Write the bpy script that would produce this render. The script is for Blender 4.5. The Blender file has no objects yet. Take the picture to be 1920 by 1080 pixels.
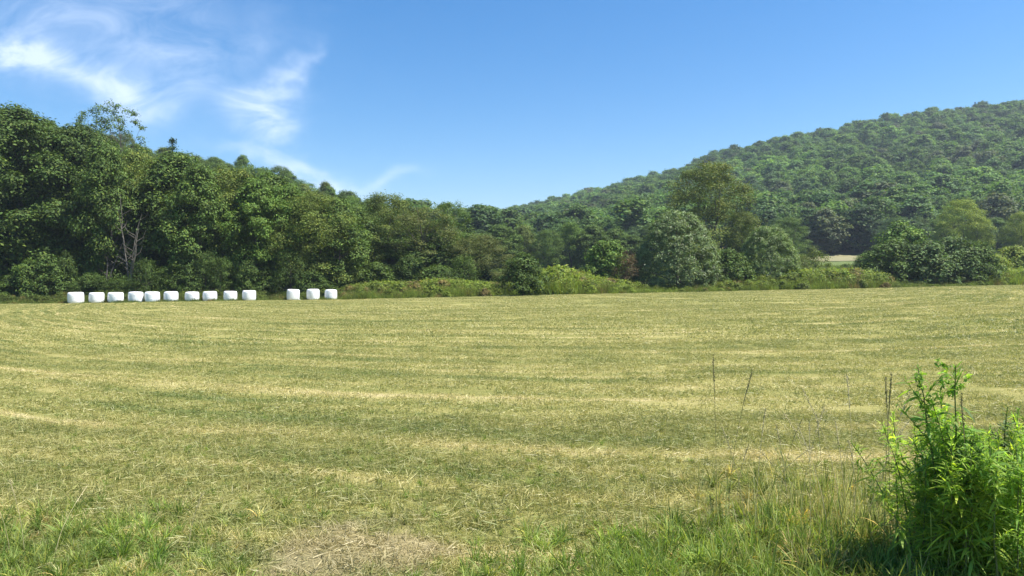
import bpy, math, random
import numpy as np
from mathutils import Vector

random.seed(7)
RNG = np.random.default_rng(11)
PI = math.pi
D2R = math.radians
scene = bpy.context.scene
COL = scene.collection

# ------------------------------------------------------------------ camera frame
F = 1387.0                      # focal length in photo pixels (1920 wide)
HOR = 525.0                     # horizon row in the photo
CAMZ = 1.66
PITCH = math.atan((540 - HOR) / F)
cp, sp_ = math.cos(PITCH), math.sin(PITCH)


def ray(px, py):
    u = (px - 960.0) / F
    v = (540.0 - py) / F
    return np.array([u, cp + v * sp_, -sp_ + v * cp])


def zat(py, D):
    """height above the world origin of photo row py at depth D"""
    return CAMZ + (HOR - py) / F * D


# ------------------------------------------------------------------ terrain
def terp(xs, ys):
    xs, ys = np.array(xs, float), np.array(ys, float)
    return lambda p: np.interp(p, xs, ys)


py_edge = terp([-300, 0, 142, 320, 467, 640, 950, 1230, 1500, 1700, 1920, 2300], [574, 570.5, 569.5, 566, 564, 562, 555, 549, 543.5, 539, 534, 528])
D_edge = terp([-300, 0, 300, 640, 960, 1230, 1500, 1920, 2300], [74, 76, 79, 84, 84, 88, 92, 100, 106])
py_foot = terp([-300, 500, 800, 900, 1200, 1550, 1920, 2400], [545, 540, 520, 508, 497, 481, 472, 465])
D_foot = terp([-300, 500, 800, 1000, 2400], [112, 115, 150, 230, 240])
py_mid = terp([-500, 0, 300, 500, 700, 800, 900, 1000, 1200, 1550, 1920, 2400], [250, 300, 355, 398, 448, 475, 486, 478, 450, 410, 380, 365])
D_mid = terp([-500, 600, 900, 1000, 2400], [235, 235, 260, 340, 350])
py_ridge = terp([300, 700, 800, 900, 1000, 1100, 1200, 1300, 1350, 1500, 1600, 1750, 1920, 2200, 2400], [470, 460, 448, 433, 411, 388, 366, 337, 317, 286, 268, 241, 222, 200, 195])
D_ridge = terp([300, 800, 900, 1200, 1350, 1600, 1920, 2400], [950, 900, 850, 720, 650, 620, 640, 700])


def HXY(x, y):
    """ground height at world x, y (arrays)"""
    x = np.atleast_1d(np.asarray(x, float)); y = np.atleast_1d(np.asarray(y, float))
    r = np.hypot(x, y); th = np.arctan2(x, y)
    thc = np.clip(th, -D2R(46), D2R(46))
    dep = r * np.cos(thc)
    p = 960 + F * np.tan(thc)
    De, Df, Dm, Dr = D_edge(p), D_foot(p), D_mid(p), D_ridge(p)
    ze = zat(py_edge(p), De); zf = zat(py_foot(p), Df)
    zm = zat(py_mid(p), Dm); zr = zat(py_ridge(p), Dr)
    ks = [np.full_like(r, 3.0), De, De + 14, Df, Dm, Dr, Dr + 120, Dr + 900]
    zs = [np.zeros_like(r), ze, ze + 0.02 * 14 * 0, zf, zm, zr, zr - 12, zr * 0.2]
    Df_ok = np.maximum(Df, De + 20)
    ks[3] = Df_ok
    out = np.zeros_like(r)
    out = np.where(dep <= ks[0], zs[0], out)
    for i in range(len(ks) - 1):
        t = np.clip((dep - ks[i]) / (ks[i + 1] - ks[i]), 0, 1)
        m = dep > ks[i]
        out = np.where(m, zs[i] + (zs[i + 1] - zs[i]) * t, out)
    f = np.clip((D2R(105) - np.abs(th)) / D2R(45), 0, 1)
    f = f * f * (3 - 2 * f)
    return out * f


def H1(x, y):
    return float(HXY(x, y)[0])


def at(px, D):
    """world ground point under photo column px at depth D"""
    x = (px - 960) / F * D
    return x, D, H1(x, D)


# ------------------------------------------------------------------ mesh helpers
def mk_mesh(name, V, Fq, mat=None, smooth=False, uv=None):
    """all-quad (or all-n-gon of one size) mesh from arrays"""
    V = np.asarray(V, np.float32).reshape(-1, 3)
    Fq = np.asarray(Fq, np.int32)
    n, k = Fq.shape
    me = bpy.data.meshes.new(name)
    me.vertices.add(len(V)); me.vertices.foreach_set('co', V.ravel())
    me.loops.add(n * k); me.loops.foreach_set('vertex_index', Fq.ravel())
    me.polygons.add(n)
    me.polygons.foreach_set('loop_start', np.arange(0, n * k, k, dtype=np.int32))
    me.polygons.foreach_set('loop_total', np.full(n, k, np.int32))
    me.polygons.foreach_set('use_smooth', np.full(n, bool(smooth)))
    me.update(calc_edges=True)
    me.validate()
    if mat: me.materials.append(mat)
    return me


def link(name, me, parent=None, loc=(0, 0, 0)):
    o = bpy.data.objects.new(name, me)
    COL.objects.link(o)
    o.location = loc
    if parent: o.parent = parent
    return o


def tag(o, label=None, cat=None, group=None, kind=None):
    if label: o['label'] = label
    if cat: o['category'] = cat
    if group: o['group'] = group
    if kind: o['kind'] = kind
    return o


def empty(name, loc, rz=0.0, scale=(1, 1, 1)):
    o = bpy.data.objects.new(name, None)
    o.empty_display_size = 0.2
    COL.objects.link(o)
    o.location = loc; o.rotation_euler = (0, 0, rz); o.scale = scale
    return o


def unit(a):
    return a / np.maximum(np.linalg.norm(a, axis=-1, keepdims=True), 1e-9)


def grid_quads(n, k):
    """n items of k*1 strip: each item has (k+1)*2 verts"""
    base = (np.arange(n) * (k + 1) * 2)[:, None, None]
    s = (np.arange(k) * 2)[None, :, None]
    q = np.array([0, 1, 3, 2])[None, None, :]
    return (base + s + q).reshape(-1, 4)


def strips(base, direc, side, length, width, droop, segs, prof):
    """ribbons: base (n,3), direc (n,3) start direction, side (n,3), length, width, droop (n): how far the tip sinks; prof: (segs+1) width profile"""
    n = len(base)
    t = np.linspace(0, 1, segs + 1)
    P = base[:, None, :] + direc[:, None, :] * (length[:, None] * t[None, :])[:, :, None]
    P[:, :, 2] -= droop[:, None] * (t ** 2)[None, :] * length[:, None]
    wv = side[:, None, :] * (0.5 * width[:, None] * np.asarray(prof)[None, :])[:, :, None]
    V = np.stack([P - wv, P + wv], axis=2).reshape(-1, 3)
    return V, grid_quads(n, segs)


def tube(path, radii, sides=6):
    path = np.asarray(path, float); k = len(path)
    tan = unit(np.gradient(path, axis=0))
    ref = np.array([0.0, 0.0, 1.0]) if abs(tan[0][2]) < 0.9 else np.array([1.0, 0, 0])
    a = unit(np.cross(tan, ref)); b = np.cross(tan, a)
    ang = np.linspace(0, 2 * PI, sides, endpoint=False)
    V = path[:, None, :] + np.asarray(radii)[:, None, None] * (np.cos(ang)[None, :, None] * a[:, None, :] + np.sin(ang)[None, :, None] * b[:, None, :])
    q = []
    for i in range(k - 1):
        for j in range(sides):
            j2 = (j + 1) % sides
            q.append((i * sides + j, i * sides + j2, (i + 1) * sides + j2, (i + 1) * sides + j))
    return V.reshape(-1, 3), np.array(q)


class MB:
    def __init__(s): s.V = []; s.Q = []; s.n = 0
    def add(s, V, Q):
        s.V.append(V); s.Q.append(np.asarray(Q) + s.n); s.n += len(V); return s
    def mesh(s, name, mat, smooth=False):
        return mk_mesh(name, np.concatenate(s.V), np.concatenate(s.Q), mat, smooth)


def leaf_quads(C, N, T, size, asp, rng):
    """diamond leaves at C with normal N and long axis T"""
    N = unit(N); T = unit(T - N * np.sum(T * N, axis=1, keepdims=True)); B = np.cross(N, T)
    L = (size * 0.5)[:, None]; W = L * asp
    n = len(C)
    V = np.stack([C - T * L, C + B * W - T * L * 0.1 + N * L * 0.12, C + T * L - N * L * 0.15, C - B * W - T * L * 0.1 + N * L * 0.12], axis=1).reshape(-1, 3)
    return V, np.arange(n * 4).reshape(-1, 4)


# ------------------------------------------------------------------ materials
def new_mat(name):
    m = bpy.data.materials.new(name); m.use_nodes = True
    nt = m.node_tree; nt.nodes.clear()
    out = nt.nodes.new('ShaderNodeOutputMaterial')
    return m, nt, out


def nd(nt, typ, **kw):
    n = nt.nodes.new(typ)
    for k, v in kw.items():
        if k.startswith('i_'):
            n.inputs[k[2:].replace('_', ' ')].default_value = v
        else:
            setattr(n, k, v)
    return n


def mth(nt, op, a, b=None, c=None, clamp=False):
    n = nt.nodes.new('ShaderNodeMath'); n.operation = op; n.use_clamp = clamp
    for i, v in enumerate((a, b, c)):
        if v is None: continue
        if isinstance(v, (int, float)): n.inputs[i].default_value = v
        else: nt.links.new(v, n.inputs[i])
    return n.outputs[0]


def mixc(nt, f, a, b, mode='MIX'):
    n = nt.nodes.new('ShaderNodeMix'); n.data_type = 'RGBA'; n.blend_type = mode
    for s, v in ((n.inputs[0], f), (n.inputs[6], a), (n.inputs[7], b)):
        if isinstance(v, (int, float)): s.default_value = v
        elif isinstance(v, (tuple, list)): s.default_value = tuple(v) + ((1,) if len(v) == 3 else ())
        else: nt.links.new(v, s)
    return n.outputs[2]


def noise(nt, vec, scale, detail=3, rough=0.55, dist=0.0, dims='3D'):
    n = nt.nodes.new('ShaderNodeTexNoise'); n.noise_dimensions = dims
    n.inputs['Scale'].default_value = scale; n.inputs['Detail'].default_value = detail
    n.inputs['Roughness'].default_value = rough; n.inputs['Distortion'].default_value = dist
    if vec is not None: nt.links.new(vec, n.inputs['Vector'])
    return n.outputs['Fac']


def remap(nt, v, a, b, c=0.0, d=1.0):
    n = nt.nodes.new('ShaderNodeMapRange'); n.clamp = True
    nt.links.new(v, n.inputs[0])
    for i, x in enumerate((a, b, c, d)): n.inputs[i + 1].default_value = x
    return n.outputs[0]


def rgbmul(nt, col, k):
    return mixc(nt, 1.0, col, k, 'MULTIPLY')


def leafy(name, source='OBJECT', base=(0.05, 0.1, 0.03), transl=0.2, var=0.5, rough=0.6, spec=0.16, nscale=0.5):
    """foliage: tint from the object's colour, a per-instance attribute or a fixed colour, varied leaf by leaf"""
    m, nt, out = new_mat(name)
    if source == 'OBJECT':
        c = nd(nt, 'ShaderNodeObjectInfo').outputs['Color']
    elif source == 'INSTANCE':
        a = nd(nt, 'ShaderNodeAttribute', attribute_type='INSTANCER', attribute_name='tint'); c = a.outputs['Color']
    else:
        r = nd(nt, 'ShaderNodeRGB'); r.outputs[0].default_value = (*base, 1); c = r.outputs[0]
    geo = nd(nt, 'ShaderNodeNewGeometry')
    ri = geo.outputs['Random Per Island']
    tc = nd(nt, 'ShaderNodeTexCoord')
    nz = noise(nt, geo.outputs['Position'], nscale, 2)
    k = mth(nt, 'ADD', remap(nt, ri, 0, 1, 1 - var, 1 + var), remap(nt, nz, 0.3, 0.7, -0.22, 0.22))
    kc = nd(nt, 'ShaderNodeCombineColor')
    nt.links.new(k, kc.inputs[0]); nt.links.new(k, kc.inputs[1]); nt.links.new(k, kc.inputs[2])
    c1 = rgbmul(nt, c, kc.outputs[0])
    yel = rgbmul(nt, c1, (1.45, 1.12, 0.75))
    c2 = mixc(nt, remap(nt, mth(nt, 'FRACT', mth(nt, 'MULTIPLY', ri, 17.31)), 0.55, 1.0), c1, yel)
    bs = nd(nt, 'ShaderNodeBsdfPrincipled')
    nt.links.new(c2, bs.inputs['Base Color'])
    bs.inputs['Roughness'].default_value = rough
    bs.inputs['Specular IOR Level'].default_value = spec
    tr = nd(nt, 'ShaderNodeBsdfTranslucent')
    nt.links.new(rgbmul(nt, c2, (1.5, 1.6, 0.7)), tr.inputs['Color'])
    mx = nd(nt, 'ShaderNodeMixShader'); mx.inputs[0].default_value = transl
    nt.links.new(bs.outputs[0], mx.inputs[1]); nt.links.new(tr.outputs[0], mx.inputs[2])
    nt.links.new(mx.outputs[0], out.inputs['Surface'])
    return m


def bark(name, a, b, scale=3.0):
    m, nt, out = new_mat(name)
    tc = nd(nt, 'ShaderNodeTexCoord')
    mp = nd(nt, 'ShaderNodeMapping'); mp.inputs['Scale'].default_value = (1, 1, 0.25)
    nt.links.new(tc.outputs['Object'], mp.inputs[0])
    n = noise(nt, mp.outputs[0], scale, 4)
    bs = nd(nt, 'ShaderNodeBsdfPrincipled'); bs.inputs['Roughness'].default_value = 0.9
    nt.links.new(mixc(nt, remap(nt, n, 0.35, 0.65), a, b), bs.inputs['Base Color'])
    bp = nd(nt, 'ShaderNodeBump'); bp.inputs['Strength'].default_value = 0.6; bp.inputs['Distance'].default_value = 0.05
    nt.links.new(n, bp.inputs['Height']); nt.links.new(bp.outputs[0], bs.inputs['Normal'])
    nt.links.new(bs.outputs[0], out.inputs['Surface'])
    return m


# field colour, shared by the soil sheet and by every blade so that they agree
def field_group():
    g = bpy.data.node_groups.new('field_colour', 'ShaderNodeTree')
    g.interface.new_socket('Color', in_out='OUTPUT', socket_type='NodeSocketColor')
    g.interface.new_socket('Dry', in_out='OUTPUT', socket_type='NodeSocketFloat')
    go = g.nodes.new('NodeGroupOutput')
    geo = nd(g, 'ShaderNodeNewGeometry')
    sx = nd(g, 'ShaderNodeSeparateXYZ'); g.links.new(geo.outputs['Position'], sx.inputs[0])
    x, y = sx.outputs[0], sx.outputs[1]
    P2 = nd(g, 'ShaderNodeCombineXYZ'); g.links.new(x, P2.inputs[0]); g.links.new(y, P2.inputs[1])
    P = P2.outputs[0]
    # rows left by the mower and the rake: arcs that bow towards the road
    wob = noise(g, P, 0.12, 2)
    dx = mth(g, 'SUBTRACT', x, 5.0)
    par = mth(g, 'MULTIPLY', mth(g, 'MULTIPLY', dx, dx), 0.021)
    q = mth(g, 'ADD', mth(g, 'SUBTRACT', y, par), mth(g, 'MULTIPLY', wob, 2.5))
    rv = nd(g, 'ShaderNodeCombineXYZ')
    g.links.new(mth(g, 'MULTIPLY', x, 0.085), rv.inputs[0]); g.links.new(mth(g, 'MULTIPLY', q, 0.62), rv.inputs[1])
    rows = noise(g, rv.outputs[0], 1.0, 4, 0.6)
    rv2 = nd(g, 'ShaderNodeCombineXYZ')
    g.links.new(mth(g, 'MULTIPLY', x, 0.16), rv2.inputs[0]); g.links.new(mth(g, 'MULTIPLY', q, 1.9), rv2.inputs[1])
    rows2 = noise(g, rv2.outputs[0], 1.0, 3, 0.6)
    big = noise(g, P, 0.07, 3)
    mid = noise(g, P, 0.9, 4, 0.6)
    fine = noise(g, P, 9.0, 3, 0.6)
    dry = mth(g, 'ADD', mth(g, 'MULTIPLY', remap(g, rows, 0.3, 0.72), 0.30), mth(g, 'MULTIPLY', remap(g, rows2, 0.3, 0.72), 0.32))
    dry = mth(g, 'ADD', dry, mth(g, 'MULTIPLY', remap(g, mid, 0.25, 0.75), 0.27))
    dry = mth(g, 'ADD', dry, mth(g, 'MULTIPLY', remap(g, big, 0.3, 0.7, -0.5, 0.5), 0.16))
    dry = mth(g, 'ADD', dry, mth(g, 'MULTIPLY', remap(g, fine, 0.3, 0.7, -0.5, 0.5), 0.18))
    # narrow bright windrow lines
    rv3 = nd(g, 'ShaderNodeCombineXYZ')
    g.links.new(mth(g, 'MULTIPLY', x, 0.11), rv3.inputs[0]); g.links.new(mth(g, 'MULTIPLY', q, 0.33), rv3.inputs[1])
    ln = mth(g, 'ABSOLUTE', mth(g, 'SUBTRACT', mth(g, 'FRACT', mth(g, 'DIVIDE', q, 3.2)), 0.5))
    ln = mth(g, 'MULTIPLY', remap(g, ln, 0.085, 0.0), remap(g, noise(g, rv3.outputs[0], 1.0, 3, 0.6), 0.40, 0.56))
    dry = mth(g, 'ADD', dry, mth(g, 'ADD', mth(g, 'MULTIPLY', ln, 0.36), 0.05))
    ln2 = mth(g, 'ABSOLUTE', mth(g, 'SUBTRACT', mth(g, 'FRACT', mth(g, 'DIVIDE', q, 1.45)), 0.5))
    dry = mth(g, 'ADD', dry, mth(g, 'MULTIPLY', remap(g, ln2, 0.16, 0.0, -0.3, 1.0), remap(g, noise(g, rv3.outputs[0], 1.7, 2, 0.6), 0.35, 0.65, 0.02, 0.2)))
    # far part of the field is a little paler and drier in the open
    cr = nd(g, 'ShaderNodeValToRGB')
    g.links.new(dry, cr.inputs[0])
    e = cr.color_ramp.elements
    e[0].position = 0.12; e[0].color = (0.13, 0.165, 0.045, 1)
    e[1].position = 0.98; e[1].color = (0.58, 0.49, 0.27, 1)
    for p, c in ((0.36, (0.24, 0.24, 0.072)), (0.58, (0.35, 0.322, 0.112)), (0.80, (0.46, 0.40, 0.178))):
        k = e.new(p); k.color = (*c, 1)
    # grey-tan patch of dead cuttings close to the road
    px_ = mth(g, 'DIVIDE', mth(g, 'ADD', x, 1.0), 0.62); py_ = mth(g, 'DIVIDE', mth(g, 'SUBTRACT', y, 4.5), 0.62)
    rr = mth(g, 'SQRT', mth(g, 'ADD', mth(g, 'MULTIPLY', px_, px_), mth(g, 'MULTIPLY', py_, py_)))
    pm = mth(g, 'SUBTRACT', mth(g, 'ADD', 0.95, mth(g, 'MULTIPLY', remap(g, noise(g, P, 3.0, 4), 0.2, 0.8, -0.5, 0.5), 1.3)), rr)
    pm = remap(g, pm, -0.1, 0.3)
    colr = mixc(g, mth(g, 'MULTIPLY', pm, 0.7), cr.outputs[0], (0.33, 0.27, 0.155))
    g.links.new(colr, go.inputs['Color']); g.links.new(mth(g, 'MAXIMUM', dry, pm), go.inputs['Dry'])
    return g


FG = field_group()


def field_ground():
    m, nt, out = new_mat('mown_field_ground')
    gr = nd(nt, 'ShaderNodeGroup'); gr.node_tree = FG
    geo = nd(nt, 'ShaderNodeNewGeometry')
    n1 = noise(nt, geo.outputs['Position'], 22.0, 4, 0.7)
    n2 = noise(nt, geo.outputs['Position'], 2.2, 4, 0.65)
    c = rgbmul(nt, gr.outputs[0], (0.8, 0.8, 0.8))
    bs = nd(nt, 'ShaderNodeBsdfPrincipled'); bs.inputs['Roughness'].default_value = 1.0; bs.inputs['Specular IOR Level'].default_value = 0.1
    nt.links.new(c, bs.inputs['Base Color'])
    bp = nd(nt, 'ShaderNodeBump'); bp.inputs['Strength'].default_value = 0.8; bp.inputs['Distance'].default_value = 0.06
    nt.links.new(mth(nt, 'ADD', n1, n2), bp.inputs['Height']); nt.links.new(bp.outputs[0], bs.inputs['Normal'])
    nt.links.new(bs.outputs[0], out.inputs['Surface'])
    return m


def field_blade(name, green=(0.15, 0.215, 0.05), straw=(0.6, 0.52, 0.29), gmix=0.35, smix=0.24):
    m, nt, out = new_mat(name)
    gr = nd(nt, 'ShaderNodeGroup'); gr.node_tree = FG
    geo = nd(nt, 'ShaderNodeNewGeometry')
    ri = geo.outputs['Random Per Island']
    r2 = mth(nt, 'FRACT', mth(nt, 'MULTIPLY', ri, 31.7))
    dry = gr.outputs['Dry']
    sf = mth(nt, 'MULTIPLY', remap(nt, ri, 0.55, 0.95), remap(nt, dry, 0.2, 0.9, 0.25, 1.0))
    gf = mth(nt, 'MULTIPLY', remap(nt, ri, 0.42, 0.1), remap(nt, dry, 0.2, 0.85, 1.0, 0.15))
    c = mixc(nt, mth(nt, 'MULTIPLY', gf, gmix * 2, clamp=True), gr.outputs[0], green)
    c = mixc(nt, mth(nt, 'MULTIPLY', sf, smix * 2, clamp=True), c, straw)
    k = remap(nt, r2, 0, 1, 0.9, 1.3)
    kc = nd(nt, 'ShaderNodeCombineColor')
    for i in range(3): nt.links.new(k, kc.inputs[i])
    c = rgbmul(nt, c, kc.outputs[0])
    bs = nd(nt, 'ShaderNodeBsdfPrincipled'); bs.inputs['Roughness'].default_value = 0.5; bs.inputs['Specular IOR Level'].default_value = 0.5
    nt.links.new(c, bs.inputs['Base Color'])
    tr = nd(nt, 'ShaderNodeBsdfTranslucent'); nt.links.new(rgbmul(nt, c, (1.15, 1.2, 0.8)), tr.inputs['Color'])
    mx = nd(nt, 'ShaderNodeMixShader'); mx.inputs[0].default_value = 0.3
    nt.links.new(bs.outputs[0], mx.inputs[1]); nt.links.new(tr.outputs[0], mx.inputs[2])
    nt.links.new(mx.outputs[0], out.inputs['Surface'])
    return m


def plain(name, a, b, scale, rough=0.9):
    m, nt, out = new_mat(name)
    geo = nd(nt, 'ShaderNodeNewGeometry')
    n = noise(nt, geo.outputs['Position'], scale, 4)
    bs = nd(nt, 'ShaderNodeBsdfPrincipled'); bs.inputs['Roughness'].default_value = rough; bs.inputs['Specular IOR Level'].default_value = 0.15
    nt.links.new(mixc(nt, remap(nt, n, 0.3, 0.7), a, b), bs.inputs['Base Color'])
    nt.links.new(bs.outputs[0], out.inputs['Surface'])
    return m


def wrap_mat():
    m, nt, out = new_mat('white_bale_wrap')
    tc = nd(nt, 'ShaderNodeTexCoord')
    mp = nd(nt, 'ShaderNodeMapping'); mp.inputs['Scale'].default_value = (3, 3, 14)
    nt.links.new(tc.outputs['Object'], mp.inputs[0])
    n = noise(nt, mp.outputs[0], 1.2, 4, 0.6, 0.6)
    n2 = noise(nt, tc.outputs['Object'], 4.0, 3)
    bs = nd(nt, 'ShaderNodeBsdfPrincipled'); bs.inputs['Roughness'].default_value = 0.38
    nt.links.new(mixc(nt, remap(nt, n2, 0.35, 0.7), (0.92, 0.92, 0.92), (0.76, 0.77, 0.79)), bs.inputs['Base Color'])
    bp = nd(nt, 'ShaderNodeBump'); bp.inputs['Strength'].default_value = 0.8; bp.inputs['Distance'].default_value = 0.06
    nt.links.new(n, bp.inputs['Height']); nt.links.new(bp.outputs[0], bs.inputs['Normal'])
    nt.links.new(bs.outputs[0], out.inputs['Surface'])
    return m


M_LEAF = leafy('tree_leaves', 'OBJECT')
M_SILVER = leafy('willow_leaves', 'OBJECT', transl=0.2, rough=0.45, spec=0.35, var=0.58)
M_FOREST = leafy('forest_leaves', 'INSTANCE', nscale=0.12, var=0.32, transl=0.3)
M_WEED = leafy('weed_leaves', 'INSTANCE', transl=0.33, nscale=0.8)
M_ROD = leafy('goldenrod_leaves', 'OBJECT', transl=0.5, var=0.4, rough=0.55, spec=0.2, nscale=4.0)
M_TALL = leafy('long_grass_blades', 'INSTANCE', transl=0.34, var=0.4, rough=0.5, nscale=3.0)
M_BARK = bark('grey_brown_bark', (0.055, 0.045, 0.035), (0.13, 0.115, 0.095))
M_PALE = bark('pale_dead_bark', (0.08, 0.072, 0.06), (0.17, 0.155, 0.13))
M_STEM = plain('green_stem', (0.10, 0.15, 0.05), (0.16, 0.17, 0.07), 20)
M_DRY = plain('dry_stalk', (0.30, 0.27, 0.13), (0.44, 0.39, 0.22), 30)
M_DARKSTALK = plain('dark_seed_head', (0.20, 0.19, 0.085), (0.28, 0.25, 0.12), 40)
M_FIELD = field_ground()
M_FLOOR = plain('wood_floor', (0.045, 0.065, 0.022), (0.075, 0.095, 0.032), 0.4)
M_ROUGH = plain('rough_meadow', (0.07, 0.105, 0.028), (0.13, 0.16, 0.045), 0.5)
M_STRAW = plain('stubble', (0.17, 0.165, 0.08), (0.24, 0.215, 0.12), 0.3)
M_BLADE = field_blade('mown_blades')
M_WRAP = wrap_mat()

# ------------------------------------------------------------------ ground sheet
def build_ground():
    th = np.concatenate([np.linspace(-180, -60, 25)[:-1], np.linspace(-60, 60, 241), np.linspace(60, 180, 25)[1:-1]])
    thr = np.radians(th)
    r = np.concatenate([np.array([0.3, 1, 2, 3]), np.geomspace(3.6, 120, 90), np.geomspace(124, 2600, 90)])
    T, Rr = np.meshgrid(thr, r)
    X, Y = Rr * np.sin(T), Rr * np.cos(T)
    Z = HXY(X.ravel(), Y.ravel())
    V = np.stack([X.ravel(), Y.ravel(), Z], 1)
    nt_, nr = len(thr), len(r)
    i, j = np.meshgrid(np.arange(nr - 1), np.arange(nt_), indexing='ij')
    j2 = (j + 1) % nt_
    Q = np.stack([i * nt_ + j, i * nt_ + j2, (i + 1) * nt_ + j2, (i + 1) * nt_ + j], -1).reshape(-1, 4)[:, ::-1]
    V = np.concatenate([V, [[0, 0, 0]]])
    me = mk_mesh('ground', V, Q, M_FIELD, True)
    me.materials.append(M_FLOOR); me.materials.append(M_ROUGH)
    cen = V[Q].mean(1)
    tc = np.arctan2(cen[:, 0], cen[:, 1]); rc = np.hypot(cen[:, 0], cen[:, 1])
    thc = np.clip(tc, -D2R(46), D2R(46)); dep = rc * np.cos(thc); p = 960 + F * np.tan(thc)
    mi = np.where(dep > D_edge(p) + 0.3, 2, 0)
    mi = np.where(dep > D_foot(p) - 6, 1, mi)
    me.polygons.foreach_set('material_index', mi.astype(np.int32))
    tag(link('ground', me), kind='structure')
    # pale stubble field showing through a gap at the foot of the hill
    us = np.linspace(1500, 1700, 21); ds = np.linspace(196, 236, 12)
    A, B = np.meshgrid(us, ds)
    X = (A - 960) / F * B; Z = HXY(X.ravel(), B.ravel()) + 0.12
    V = np.stack([X.ravel(), B.ravel(), Z], 1)
    Q = [(k * 21 + l, k * 21 + l + 1, (k + 1) * 21 + l + 1, (k + 1) * 21 + l) for k in range(11) for l in range(20)]
    tag(link('stubble_field', mk_mesh('stubble_field', V, Q, M_STRAW, True)), kind='structure')


build_ground()

# ------------------------------------------------------------------ tree kinds
def prof_round(h): return np.sqrt(np.clip(1 - ((h - 0.42) / 0.60) ** 2, 0.05, 1))
def prof_oval(h): return np.clip(np.sin(PI * np.clip(h * 0.92 + 0.08, 0, 1)) ** 0.6, 0.12, 1)
def prof_dome(h): return np.sqrt(np.clip(1 - (h * 0.97) ** 2.0, 0.04, 1)) * (0.9 + 0.1 * np.minimum(h / 0.2, 1))


def crown_arrays(rng, Ht, W, base, prof, nl, lr, ns, sr, nleaf, lsize, flat=0.7, upb=0.7, asp=0.62, inner=0.2, skip=0.0, along=0.0, jag=1.0, rnd=0.32, hp=0.9, rj=0.14):
    i = np.arange(nl)
    h = (i + 0.5) / nl + rng.uniform(-0.5, 0.5, nl) / nl * 2
    h = np.clip(h, 0.0, 1.0) ** hp
    R = lr * W * rng.uniform(0.7, 1.3, nl)
    ang = i * 2.39996 + rng.uniform(-0.5, 0.5, nl)
    rad = np.maximum(prof(h) * W * 0.5 - R * 0.75, 0) * np.where(rng.random(nl) < inner, rng.uniform(0.1, 0.6, nl), rng.uniform(0.94 - rj, 0.94 + rj, nl))
    z = base + h * (Ht - base - 0.8 * R) + 0.1 * R
    L = np.stack([rad * np.cos(ang), rad * np.sin(ang), z], 1)
    L += rng.normal(0, 0.012 * W * jag, L.shape)
    out = unit(np.stack([np.cos(ang), np.sin(ang), np.full(nl, 0.25)], 1))
    keep = rng.random(nl) >= skip
    L, R, out = L[keep], R[keep], out[keep]; nl = len(L)
    d = unit(unit(rng.normal(size=(nl, ns, 3))) + 0.45 * out[:, None, :] + np.array([0, 0, 0.35]))
    S = L[:, None, :] + d * (R[:, None] * rng.uniform(0.55, 1.12, (nl, ns)))[:, :, None] * np.array([1, 1, flat])
    off = rng.normal(size=(nl, ns, nleaf, 3)) * np.array([1, 1, 0.55])
    C = S[:, :, None, :] + off * (sr * R)[:, None, None, None]
    N = d[:, :, None, :] * 0.55 + unit(off) * 0.35 + rng.normal(size=off.shape) * rnd + np.array([0, 0, upb])
    T = rng.normal(size=off.shape) + along * (d[:, :, None, :] + np.array([0, 0, 0.3]))
    C = C.reshape(-1, 3); N = N.reshape(-1, 3); T = T.reshape(-1, 3)
    ok = C[:, 2] > 0.02 * Ht
    C, N, T = C[ok], N[ok], T[ok]
    size = lsize * rng.uniform(0.6, 1.35, len(C))
    V, Q = leaf_quads(C, N, T, size, asp, rng)
    return V, Q, L, R


def trunk_mb(rng, Ht, base, tr, L, n_limbs, lean=0.03, sides=7, top=0.82):
    mb = MB()
    k = 9
    t = np.linspace(0, 1, k)
    path = np.stack([np.cumsum(rng.normal(0, 0.012 * Ht, k)) * np.minimum(t * 3, 1), np.cumsum(rng.normal(0, 0.012 * Ht, k)) * np.minimum(t * 3, 1), t * Ht * top - 0.15], 1)
    path[0, :2] = 0
    rad = tr * (1 - 0.86 * t) * np.where(t == 0, 1.45, 1)
    mb.add(*tube(path, rad, sides))
    idx = rng.permutation(len(L))[:n_limbs]
    for i in idx:
        e = L[i]
        h0 = np.clip(e[2] - rng.uniform(0.12, 0.3) * Ht, 0.12 * Ht, 0.75 * Ht)
        s = np.array([np.interp(h0, path[:, 2], path[:, a]) for a in range(3)])
        r0 = np.interp(h0, path[:, 2], rad) * 0.6
        m = (s + e) / 2 + np.array([0, 0, -0.03 * Ht]) + rng.normal(0, 0.015 * Ht, 3)
        tt = np.linspace(0, 1, 5)[:, None]
        P = (1 - tt) ** 2 * s + 2 * tt * (1 - tt) * m + tt ** 2 * e
        mb.add(*tube(P, r0 * (1 - 0.8 * tt[:, 0]), 5))
    return mb


def make_kind(kind, n, seed, mat=None, bk=None, low=False, **kw):
    out = []
    for v in range(n):
        rng = np.random.default_rng(seed * 100 + v)
        V, Q, L, R = crown_arrays(rng, kw['Ht'], kw['W'], kw['base'], kw['prof'], kw['nl'], kw['lr'], kw['ns'], kw['sr'], kw['nleaf'], kw['lsize'],
                                  **{k: kw[k] for k in ('flat', 'upb', 'asp', 'inner', 'skip', 'along', 'jag', 'rnd', 'hp', 'rj') if k in kw})
        ext = np.percentile(np.abs(V[:, :2]), 99)
        crown = mk_mesh(kind + '_crown', V, Q, mat or M_LEAF)
        tm = trunk_mb(rng, kw['Ht'], kw['base'], kw['tr'], L, kw.get('limbs', 12), top=kw.get('top', 0.82))
        trunk = tm.mesh(kind + '_trunk', bk or M_BARK, True)
        out.append((trunk, crown, float(np.percentile(V[:, 2], 99.8)), float(2 * ext)))
    return out


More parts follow.
